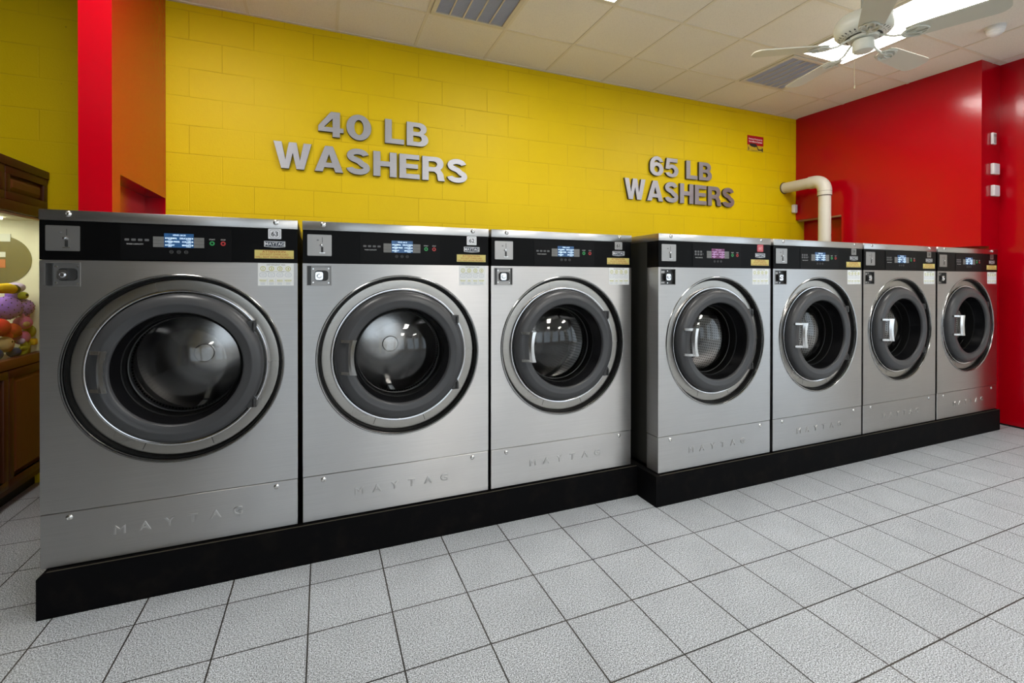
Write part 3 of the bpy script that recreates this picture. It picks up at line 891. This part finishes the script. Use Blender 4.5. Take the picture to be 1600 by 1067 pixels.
# glyphs in a unit cap height; each: width, outlines (outer + holes)
def glyph(ch):
    if ch == 'W': return 1.16, [[(0,1),(.25,1),(.36,.36),(.46,1),(.70,1),(.80,.36),(.91,1),(1.16,1),(.93,0),(.69,0),(.58,.58),(.47,0),(.23,0)]]
    if ch == 'A': return .92, [[(0,0),(.33,1),(.59,1),(.92,0),(.66,0),(.61,.17),(.31,.17),(.26,0)], [(.37,.36),(.55,.36),(.46,.68)]]
    if ch == 'H': return .82, [[(0,0),(0,1),(.25,1),(.25,.62),(.57,.62),(.57,1),(.82,1),(.82,0),(.57,0),(.57,.41),(.25,.41),(.25,0)]]
    if ch == 'E': return .74, [[(0,0),(0,1),(.73,1),(.73,.80),(.25,.80),(.25,.61),(.68,.61),(.68,.42),(.25,.42),(.25,.20),(.74,.20),(.74,0)]]
    if ch == 'L': return .70, [[(0,0),(0,1),(.25,1),(.25,.21),(.70,.21),(.70,0)]]
    if ch == 'R':
        return .84, [[(0,0),(0,1),(.48,1)]+arc(.52,.715,.29,.285,90,-55,12)+[(.80,.30),(.83,.10),(.86,0),(.60,0),(.57,.10),(.55,.28),(.46,.37),(.25,.37),(.25,0)],
                     [(.25,.80),(.25,.57),(.44,.57)]+arc(.44,.685,.11,.115,-90,90,10)]
    if ch == 'B':
        return .82, [[(0,0),(0,1),(.46,1)]+arc(.48,.745,.28,.255,90,-50,12)+arc(.50,.285,.32,.285,62,-90,14)+[(.46,0)],
                     [(.25,.81),(.25,.61),(.42,.61)]+arc(.42,.71,.10,.10,-90,90,8), [(.25,.43),(.25,.19),(.44,.19)]+arc(.44,.31,.12,.12,-90,90,8)]
    if ch == '0': return .86, [arc(.43,.5,.43,.52,0,354,44), arc(.43,.5,.155,.30,0,352,34)]
    if ch == '4': return .84, [[(.42,1),(.72,1),(.72,.38),(.84,.38),(.84,.19),(.72,.19),(.72,0),(.47,0),(.47,.19),(0,.19),(0,.40)], [(.20,.38),(.47,.38),(.47,.72)]]
    if ch == 'S':
        p = arc(.40,.735,.255,.165,8,90,9)+arc(.40,.735,.265,.165,90,250,14)[1:]+[(.42,.53)]+arc(.42,.265,.27,.165,62,-90,14)+arc(.40,.265,.28,.165,-90,-176,9)[1:]
        return .82, [strip(p, .225)]
    if ch == '6':
        return .80, [arc(.41,.34,.39,.36,-180,100,30)+[(.36,.70),(.285,.66)]+arc(.43,.66,.16,.16,160,20,8)+[(.80,.745)]+arc(.42,.56,.40,.46,30,180,20),
                     arc(.41,.34,.145,.165,0,350,26)]
    if ch == '5':
        return .80, [[(.10,1),(.74,1),(.74,.79),(.29,.79),(.265,.62)]+arc(.40,.335,.40,.345,105,-160,26)+[(.245,.25)]+arc(.395,.325,.155,.15,-150,125,18)+[(.26,.40),(.02,.42)]]
def letter(ch, x, z, h, sx, y, label):
    w_, outs = glyph(ch)
    cu = bpy.data.curves.new('gl', 'CURVE'); cu.dimensions = '2D'; cu.fill_mode = 'BOTH'; cu.extrude = .0125
    cu.bevel_depth = .0015; cu.bevel_resolution = 0; cu.offset = -.0015
    for pts in outs:
        s = cu.splines.new('POLY'); s.points.add(len(pts)-1)
        for p, (a, c) in zip(s.points, pts): p.co = (a*h*sx, c*h, 0, 1)
        s.use_cyclic_u = True
    me = curve_mesh(cu)
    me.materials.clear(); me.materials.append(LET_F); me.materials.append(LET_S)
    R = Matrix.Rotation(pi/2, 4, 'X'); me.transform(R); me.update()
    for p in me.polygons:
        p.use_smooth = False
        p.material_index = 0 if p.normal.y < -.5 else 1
    o = link('wall_letter', me, None, (x, y, z)); tag(o, label, 'letter', None)
    return w_*h*sx
def word(chars, x0, x1, z, h, y, slope, labeler, grp):
    ws = [glyph(c)[0] for c in chars if c != ' ']; sp = sum(.30 for c in chars if c == ' ')
    gap = .09*(len(chars)-1)
    unit = (x1-x0)/(sum(ws)+gap+sp)
    x = x0
    for c in chars:
        if c == ' ': x += (.30+.09)*unit; continue
        w_ = glyph(c)[0]; letter(c, x, z+slope*(x-x0), h, unit/h, y, labeler(c, x)); C.objects[-1]['group'] = grp
        x += (w_+.09)*unit
YL = YW-.0142
S1 = []; cnt = {'n': 0}
def lab(word_, where, w4):
    def fn(c, x):
        k = (w4, c); n = S1.count(k); S1.append(k)
        kind = 'numeral' if c.isdigit() else 'letter'
        o = '' if word_.count(c) < 2 else (' first' if n == 0 else ' second')
        return 'grey metal %s %s,%s in %s %s' % (kind, c, o, word_, where) if o else 'grey metal %s %s in %s %s' % (kind, c, word_, where)
    return fn
word('WASHERS', -.288, 1.225, 2.156, .202, YL, 0, lab('WASHERS', 'in the larger sign nearer the left', 0), 'forty pound washer letters')
word('40 LB', .022, .88, 2.432, .197, YL, 0, lab('40 LB', 'above the larger WASHERS', 1), 'forty pound washer letters')
word('WASHERS', 2.862, 4.348, 2.135, .212, YL, 0, lab('WASHERS', 'in the smaller sign nearer the red wall', 2), 'sixty-five pound washer letters')
word('65 LB', 3.172, 4.012, 2.402, .197, YL, 0, lab('65 LB', 'above the smaller WASHERS', 3), 'sixty-five pound washer letters')

# ------------------------------------------------------------------ security sign
t = empty('security_sign', (4.690, YW, 2.895), 'small red and yellow camera warning sign above the 65 LB letters', 'sign')
b = NB(); box(b, (-.127, -.006, -.09), (.127, -.0005, .09), .001, seg=1); finish(b, 'board', SIGN_Y, t, 0)
b = NB(); box(b, (-.127, -.0072, -.018), (.127, -.006, .09)); finish(b, 'red_field', SIGN_R, t, 0)
b = NB(); text_bm(b, 'Premises Protected by', 0, -.0078, .050, .0235, .0004, offset=.0004); text_bm(b, 'Surveillance System', 0, -.0078, .020, .0265, .0004, offset=.0006)
finish(b, 'white_lettering', SIGN_W, t, 0)
b = NB()
prism(b, [(-.09, -.002), (.008, .002), (.03, -.03), (-.015, -.042), (-.07, -.034), (-.094, -.02)], -.0082, -.0072)
prism(b, [(.012, -.022), (.028, -.028), (.05, -.060), (.10, -.056), (.10, -.042), (.118, -.042), (.118, -.080), (.10, -.080), (.10, -.070), (.042, -.074)], -.0082, -.0072)
prism(b, [(-.115, -.045), (-.105, -.045), (-.10, -.07), (-.115, -.082), (-.120, -.078), (-.110, -.068)], -.0082, -.0072)
text_bm(b, '24 HOUR RECORDING', -.02, -.0078, -.080, .010, .0004)
finish(b, 'camera_drawing', INK, t, 0)

# ------------------------------------------------------------------ PVC pipe
px = 5.165; py = 1.30; pz = 2.418; pr = .062
t = empty('vent_pipe', (px, py, 0), 'thick white plastic pipe rising behind the washers and bending into the yellow wall', 'pipe')
b = NB(); cyl(b, (0, 0, 0), pr, pz-.13, 'z', 40); finish(b, 'upright_pipe', PVC, t)
b = NB()
pts = [(0, 0, pz-.17), (0, 0, pz-.115)]+[(0, .115-.115*cos(radians(a)), pz-.115+.115*sin(radians(a))) for a in range(10, 91, 10)]+[(0, .17, pz)]
tube(b, pts, pr+.008, 40); finish(b, 'elbow', PVC, t)
b = NB(); cyl(b, (0, .15, pz), pr, YW-py-.15, 'y', 40); finish(b, 'wall_pipe', PVC, t)
b = NB(); cyl(b, (0, 0, pz-.174), pr+.009, .006, 'z', 40); cyl(b, (0, 0, pz-.125), pr+.0086, .003, 'z', 40); cyl(b, (0, YW-py-.012, pz), pr+.007, .012, 'y', 40)
finish(b, 'joint_cement', PVC_D, t)
b = NB(); tube(b, [(-.02, -.0605, 1.72), (.005, -.0625, 1.74), (.02, -.060, 1.82)], .0012, 6); finish(b, 'pipe_marking', PVC_D, t)

# ------------------------------------------------------------------ small wall boxes
def wall_box(x, y, z, wx_, d, hz, label, name='wall_box', cat='box', grill=False, group=None):
    t = empty(name, (x, y, z), label, cat, group)
    b = NB(); box(b, (-wx_/2, -d, -hz/2), (wx_/2, -.0008, hz/2), .006); finish(b, 'cover', WPLAST, t, 30)
    b = NB()
    if grill:
        box(b, (-wx_/2+.008, -d-.002, hz*.12), (wx_/2-.01, -d+.001, hz*.38), .0008, seg=1)
        for i in range(5): box(b, (-wx_/2+.01, -d-.0015, -hz*.4+i*.011), (wx_/2-.01, -d+.001, -hz*.4+.006+i*.011))
        finish(b, 'grille', GPLAST, t, 0)
    else:
        box(b, (-wx_/2+.012, -d-.0015, -hz/2+.012), (wx_/2-.012, -d+.001, hz/2-.012), .001, seg=1)
        finish(b, 'face_plate', mat('pale_grey_plastic', (.60, .61, .66), .4), t, 0)
    return t
wall_box(5.657, .085, 2.318, .105, .028, .098, 'square white box on the red wall return, upper of the pair', group='white alarm boxes')
wall_box(5.66, .085, 2.122, .105, .028, .098, 'square white box on the red wall return, lower of the pair', group='white alarm boxes')
wall_box(5.635, .085, 2.590, .06, .022, .105, 'small narrow white sensor high on the red wall return', 'wall_sensor', 'sensor', True)
t = wall_box(5.325, YW, 2.178, .06, .04, .10, 'small white switch box in the corner beneath the pipe', 'switch_box', 'switch')

# ------------------------------------------------------------------ smoke detector dome on the ceiling
t = empty('ceiling_detector', (4.86, -.25, ZC), 'white ribbed dome detector on the ceiling right of the fan', 'detector')
b = NB(); revolve(b, [(.062, 0), (.062, -.016), (.055, -.022)], (0, 0, 0), 40, 'z'); finish(b, 'base', WPLAST, t)
b = NB(); prof = []
for i in range(13):
    a = radians(90*i/12); r = .056*cos(a)*(1 if i % 2 else 1.06); prof.append((max(r, 0) if i < 12 else 0, -.022-.052*sin(a)))
revolve(b, prof, (0, 0, 0), 40, 'z'); finish(b, 'ribbed_dome', WPLAST, t, 20)

# ------------------------------------------------------------------ ceiling fan
FX, FY, FZ = 3.24, -.27, 2.80
t = empty('ceiling_fan', (FX, FY, ZC), 'off-white five-blade ceiling fan with scrolled blade brackets and pull chain', 'fan')
zo = FZ-ZC
b = NB(); revolve(b, [(.07, 0), (.07, -.02), (.045, -.055), (.02, -.062)], (0, 0, 0), 40, 'z'); finish(b, 'canopy', FANW, t)
b = NB(); cyl(b, (0, 0, zo+.20), .0145, -zo-.24, 'z', 20); finish(b, 'downrod', mat('fan_rod_grey', (.40, .43, .41), .35), t)
b = NB(); revolve(b, [(.014, .235), (.03, .23), (.035, .205), (.09, .20), (.135, .188), (.155, .165), (.160, .13), (.157, .095), (.145, .08), (.12, .068), (.085, .058), (.08, .045), (0, .045)], (0, 0, zo), 64, 'z')
mh = finish(b, 'motor_housing', FANW, t)
b = NB()
for i in range(30):
    a = 2*pi*i/30; c, s = cos(a), sin(a); w_ = .0042
    P = [(.112, .0665), (.138, .0765)]
    v = [b.verts.new((r*c-sg*s*w_, r*s+sg*c*w_, zo+z_-.0012)) for r, z_, sg in ((P[0][0], P[0][1], -1), (P[1][0], P[1][1], -1), (P[1][0], P[1][1], 1), (P[0][0], P[0][1], 1))]
    b.faces.new(v)
revolve(b, [(.100, .0595), (.088, .0565)], (0, 0, zo), 64, 'z')
finish(b, 'vent_slots', FAND, mh, 0)
b = NB(); revolve(b, [(.03, .05), (.052, .045), (.060, .035), (.060, -.018), (.052, -.028), (.03, -.032), (0, -.033)], (0, 0, zo), 40, 'z'); finish(b, 'switch_housing', FANW, t)
b = NB()
cx_, cy_ = -.045*cos(YAW)-.03, .02
for i in range(44): sphere(b, (-.052, .022, zo-.02-.0052*i), .0023, 6, 4)
sphere(b, (-.052, .022, zo-.258), .006, 10, 8, (1, 1, 1.9)); finish(b, 'pull_chain', mat('brass_chain', (.5, .45, .3), .3, .8), t)
PH = radians(290.965)
for i in range(5):
    a = PH+i*2*pi/5
    pitch_ = radians(-9)
    Rz = Matrix.Rotation(a, 4, 'Z'); Rx = Matrix.Rotation(pitch_, 4, 'X')
    T = Matrix.Translation((0, 0, zo+.01))
    b = NB(); n = 10
    L = .66; r0 = .215
    out = [(r0, -.052), (r0+.05, -.064), (L-.06, -.078)]+[(L-.055+.055*cos(radians(q)), -.023+.055*sin(radians(q))) for q in range(-75, 1, 15)]
    out += [(L-.055+.055*cos(radians(q)), .023+.055*sin(radians(q))) for q in range(0, 76, 15)]+[(L-.06, .078), (r0+.05, .064), (r0, .052)]
    A = [b.verts.new((x, y, .0045)) for x, y in out]; B = [b.verts.new((x, y, -.0025)) for x, y in out]
    b.faces.new(A); b.faces.new(list(reversed(B)))
    for k in range(len(out)): b.faces.new((A[k], B[k], B[(k+1) % len(out)], A[(k+1) % len(out)]))
    bmesh.ops.recalc_face_normals(b, faces=b.faces)
    b.transform(T @ Rz @ Rx)
    bl = finish(b, 'blade', FANB, t, 30)
    b = NB()
    z0 = -.006
    # arm from the motor down to the blade, then three loops
    tube(b, [(.075, 0, .045), (.11, 0, .028), (.15, 0, .004), (.20, 0, z0), (.26, 0, z0)], .007, 8)
    def loop(cx, cy, rx, ry, rot):
        P = []
        for q in range(24):
            th = 2*pi*q/24; x, y = rx*cos(th), ry*sin(th)
            P.append((cx+x*cos(rot)-y*sin(rot), cy+x*sin(rot)+y*cos(rot), z0))
        tube(b, P, .0055, 6, closed=True)
    loop(.275, 0, .045, .018, 0); loop(.245, .030, .040, .017, radians(28)); loop(.245, -.030, .040, .017, radians(-28)); loop(.255, 0, .062, .045, 0)
    b.transform(T @ Rz @ Rx)
    finish(b, 'blade_bracket', FANW, bl, 40)

# ------------------------------------------------------------------ prize machine on the left
CXF, CY0, CY1 = -1.59, .93, 1.785
XB = -2.50
t = empty('prize_machine', (CXF, (CY0+CY1)/2, 0), 'dark wood prize crane machine full of plush toys left of the washers', 'arcade machine')
oy = (CY0+CY1)/2
def ly(y): return y-oy
def lx(x): return x-CXF
b = NB(); box(b, (lx(XB), ly(CY0), .09), (-.012, ly(CY1), .80)); box(b, (lx(XB)+.02, ly(CY0)+.03, .80), (-.05, ly(CY1)-.02, .842)); box(b, (lx(XB), ly(CY0), 1.70), (-.012, ly(CY1), 1.99)); box(b, (lx(XB), ly(CY0), .80), (lx(XB)+.02, ly(CY1), 1.70))
box(b, (-.04, ly(CY0), .80), (-.012, ly(CY0)+.03, 1.70))
finish(b, 'wood_cabinet', WOOD, t, 0)
b = NB(); box(b, (lx(XB)+.02, ly(CY0)+.03, 0), (-.07, ly(CY1)+.008, .09)); finish(b, 'toe_kick', RUBBER, t, 0)
b = NB(); box(b, (-.05, ly(CY0)-.01, .80), (.006, ly(CY1), .855), .004); finish(b, 'window_sill', WOOD_L, t, 30)
b = NB(); box(b, (-.03, ly(CY0)-.01, 1.955), (.012, ly(CY1), 2.005), .004)
box(b, (-.03, ly(CY0)-.005, 1.70), (.006, ly(CY1), 1.765), .004); finish(b, 'crown_moulding', WOOD, t, 30)
def raised(y0, y1, z0, z1, name, m=WOOD):
    """door-like frame with a raised field on the front (facing +x)"""
    b = NB(); s = .045
    for a, c in (((y0, z0), (y1, z0+s)), ((y0, z1-s), (y1, z1)), ((y0, z0+s), (y0+s, z1-s)), ((y1-s, z0+s), (y1, z1-s))):
        box(b, (-.012, ly(a[0]), a[1]), (.006, ly(c[0]), c[1]), .003)
    o = finish(b, name, m, t, 30)
    b = NB(); q = .012
    Y0, Y1, Z0, Z1 = ly(y0+s+q), ly(y1-s-q), z0+s+q, z1-s-q; e = .02
    A = [b.verts.new((-.010, yy, zz)) for yy, zz in ((Y0, Z0), (Y1, Z0), (Y1, Z1), (Y0, Z1))]
    B = [b.verts.new((.001, yy, zz)) for yy, zz in ((Y0+e, Z0+e), (Y1-e, Z0+e), (Y1-e, Z1-e), (Y0+e, Z1-e))]
    b.faces.new(B)
    for k in range(4): b.faces.new((A[k], A[(k+1) % 4], B[(k+1) % 4], B[k]))
    bmesh.ops.recalc_face_normals(b, faces=b.faces)
    finish(b, 'raised_panel', WOOD_L if m is WOOD else m, o, 0)
raised(1.335, 1.775, 1.765, 1.955, 'header_panel'); raised(.94, 1.33, 1.765, 1.955, 'header_panel')
raised(1.362, 1.78, .13, .795, 'lower_door'); raised(.94, 1.357, .13, .795, 'lower_door')
# interior
b = NB(); box(b, (lx(XB)+.02, ly(CY1)-.02, .80), (-.02, ly(CY1)-.001, 1.70))
box(b, (lx(XB)+.02, ly(CY0)+.03, 1.685), (-.02, ly(CY1)-.02, 1.699)); box(b, (lx(XB)+.021, ly(CY0)+.03, .80), (lx(XB)+.03, ly(CY1)-.02, 1.685))
finish(b, 'cream_liner', CREAM, t, 0)
b = NB(); cyl(b, (lx(-1.81), ly(CY1)-.024, 1.435), .152, .004, 'y', 64); finish(b, 'round_mirror', OLIVE, t, 30)
b = NB(); box(b, (lx(-1.85), ly(CY1)-.0265, 1.55), (lx(-1.757), ly(CY1)-.0245, 1.598)); box(b, (lx(-1.84), ly(CY1)-.0265, 1.452), (lx(-1.781), ly(CY1)-.0245, 1.484))
finish(b, 'pale_sticker', mat('pale_sticker', (.6, .62, .5), .5), t, 0)
b = NB(); box(b, (lx(-1.84), ly(CY1)-.0265, 1.385), (lx(-1.781), ly(CY1)-.0245, 1.438)); finish(b, 'orange_sticker', mat('orange_sticker', (.5, .16, .05), .5), t, 0)
b = NB(); box(b, (-.026, ly(CY0)+.03, .85), (-.021, ly(CY1)-.021, 1.70)); finish(b, 'glass_pane', PANE, t, 0)
b = NB(); box(b, (lx(-2.0), ly(1.1), 1.672), (lx(-1.72), ly(1.6), 1.684)); finish(b, 'lamp_panel', mat('prize_machine_lamp', (.9, .9, .8), .5, emit=(1, .98, .84), est=11.0), t, 0)

# plush toys: (u, v, radius px) were read from the photo and turned into places on the pile
def plush(name, loc, label, parts, cat='toy'):
    """parts: list of (part_name, material, [(centre, r, scale), ...])"""
    o = empty(name, loc, label, cat, 'plush toys in the prize machine')
    for pn, m, blobs in parts:
        b = NB()
        for c, r, sc in blobs: sphere(b, c, r, 20, 14, sc)
        finish(b, pn, m, o)
    return o
def fuzzy(name, col):
    m = mat(name, col, .85, spec=.15); t_, p_ = nt(m)
    if 'done' in m: return m
    m['done'] = 1
    n_ = noise(t_, objco(t_), 120, 3); bump(t_, p_, n_.outputs[0], .5, .004); return m
PUR = fuzzy('purple_plush', (.26, .13, .50)); PINK = fuzzy('pink_plush', (.55, .13, .30)); REDP = fuzzy('red_plush', (.50, .02, .02))
ORP = fuzzy('orange_red_plush', (.40, .05, .02)); CRP = fuzzy('cream_plush', (.52, .38, .16)); GRP = fuzzy('green_yellow_plush', (.32, .34, .03))
YEP = fuzzy('yellow_plush', (.70, .48, .02)); BLP = fuzzy('blue_plush', (.02, .04, .13)); WHP = fuzzy('lilac_plush', (.50, .42, .60)); BLK = fuzzy('black_plush', (.01, .01, .01))
def studded(loc, r, label):
    o = plush('plush_ball', loc, label, [('ball', PUR, [((0, 0, 0), r, (1, 1, .95))])])
    b = NB(); ga = pi*(3-5**.5)
    for i in range(70):
        z = 1-2*(i+.5)/70; q = (1-z*z)**.5; th = ga*i
        sphere(b, (r*q*cos(th), r*q*sin(th), r*z*.95), .0035, 6, 4)
    finish(b, 'studs', BLK, o)
studded((-1.695, 1.575, 1.14), .074, 'purple studded plush ball, left of the two at eye level of the pile')
studded((-1.678, 1.698, 1.137), .058, 'purple studded plush ball tucked beside the washer edge')
plush('plush_toy', (-1.685, 1.645, 1.262), 'lilac plush toy on top of the pile in the prize machine', [('body', WHP, [((0, 0, 0), .045, (1, 1.2, .7))]), ('belly', PUR, [((-.01, .01, -.045), .04, (1, 1, .9))])])
b = NB(); o = empty('plush_banana', (-1.652, 1.475, 1.25), 'yellow plush with a black tip lying across the pile', 'toy', 'plush toys in the prize machine')
tube(b, [(0, -.14, .0), (0, -.06, .010), (0, .02, .010), (0, .065, .004)], .03, 16, radii=[.018, .028, .030, .027]); finish(b, 'yellow_body', YEP, o)
b = NB(); tube(b, [(0, .065, .004), (0, .09, .004), (0, .115, .0), (0, .13, -.003)], .03, 16, radii=[.0275, .027, .020, .008]); finish(b, 'black_tip', BLK, o)
plush('plush_ring', (-1.65, 1.648, 1.213), 'small lime green plush disc beneath the black tip', [('disc', GRP, [((0, 0, 0), .026, (1, 1, .9))]), ('eye', BLK, [((.022, -.008, .002), .009, (.6, 1, 1))])])
plush('plush_pig', (-1.663, 1.675, 1.043), 'pink plush animal with a pointed ear under the purple balls', [('body', PINK, [((0, 0, 0), .044, (1, 1.1, .95))]), ('ear', PINK, [((.01, .036, .04), .014, (.6, .7, 1.5))]), ('ear', PINK, [((.01, -.02, .042), .013, (.6, .7, 1.3))]), ('snout', CRP, [((.035, -.04, -.005), .022, (.6, 1.2, .7))])])
plush('plush_toy', (-1.668, 1.445, 1.035), 'bright red plush ball at the left edge of the pile', [('body', REDP, [((0, 0, 0), .052, (1, 1.1, 1))])])
plush('plush_toy', (-1.665, 1.555, 1.005), 'orange-red plush toy in the middle of the pile', [('body', ORP, [((0, 0, 0), .046, (1, 1.2, 1))]), ('paw', REDP, [((.012, -.045, -.028), .02, (1, 1, 1))]), ('paw', REDP, [((.012, .05, -.02), .018, (1, 1, 1))])])
plush('plush_toy', (-1.663, 1.66, .955), 'rose pink plush toy beside the orange-red one', [('body', PINK, [((0, 0, 0), .04, (1, 1.1, 1.1))]), ('paw', WHP, [((.02, -.045, -.02), .018, (1, 1, 1))])])
plush('plush_toy', (-1.655, 1.728, .985), 'lime green plush toy low beside the washer edge', [('body', GRP, [((0, 0, 0), .031, (1, .9, 1.3))])])
plush('plush_doll', (-1.660, 1.485, .932), 'cream plush face with a stitched smile at the front of the pile', [('head', CRP, [((0, 0, 0), .046, (.9, 1, 1))]), ('eye', BLK, [((.039, -.010, .016), .005, (.6, 1, 1))]), ('eye', BLK, [((.038, .016, .014), .005, (.6, 1, 1))]), ('ear', ORP, [((-.005, .052, -.02), .026, (.7, 1, 1.1))])])
b = NB(); o = empty('plush_star', (-1.645, 1.655, .888), 'yellow-green plush star leaning on the glass', 'toy', 'plush toys in the prize machine')
for k in range(5):
    a = radians(90+72*k+12); tube(b, [(0, 0, 0), (0, .026*cos(a), .026*sin(a)), (0, .054*cos(a), .054*sin(a))], .02, 12, radii=[.022, .018, .008])
finish(b, 'star_body', GRP, o)
b = NB(); box(b, (-.02, -.022, -.02), (.02, .022, .02), .009, seg=3); o = finish(b, 'plush_cube', YEP, None, 50, (-1.643, 1.732, .918)); tag(o, 'small yellow plush cube beside the yellow-green star', 'toy', 'plush toys in the prize machine')
plush('plush_toy', (-1.665, 1.385, .885), 'dark blue plush toy in the lower left corner of the prize machine', [('body', BLP, [((0, 0, 0), .042, (1, 1.3, .9))])])
plush('plush_toy', (-1.66, 1.575, .875), 'navy plush lump between the face and the star', [('body', BLP, [((0, 0, 0), .032, (1, 1.2, .9))])])
plush('plush_toy', (-1.83, 1.50, .945), 'maroon plush toy buried at the back of the pile', [('body', fuzzy('maroon_plush', (.18, .02, .05)), [((0, 0, 0), .10, (.9, 2.2, 1.0))])])
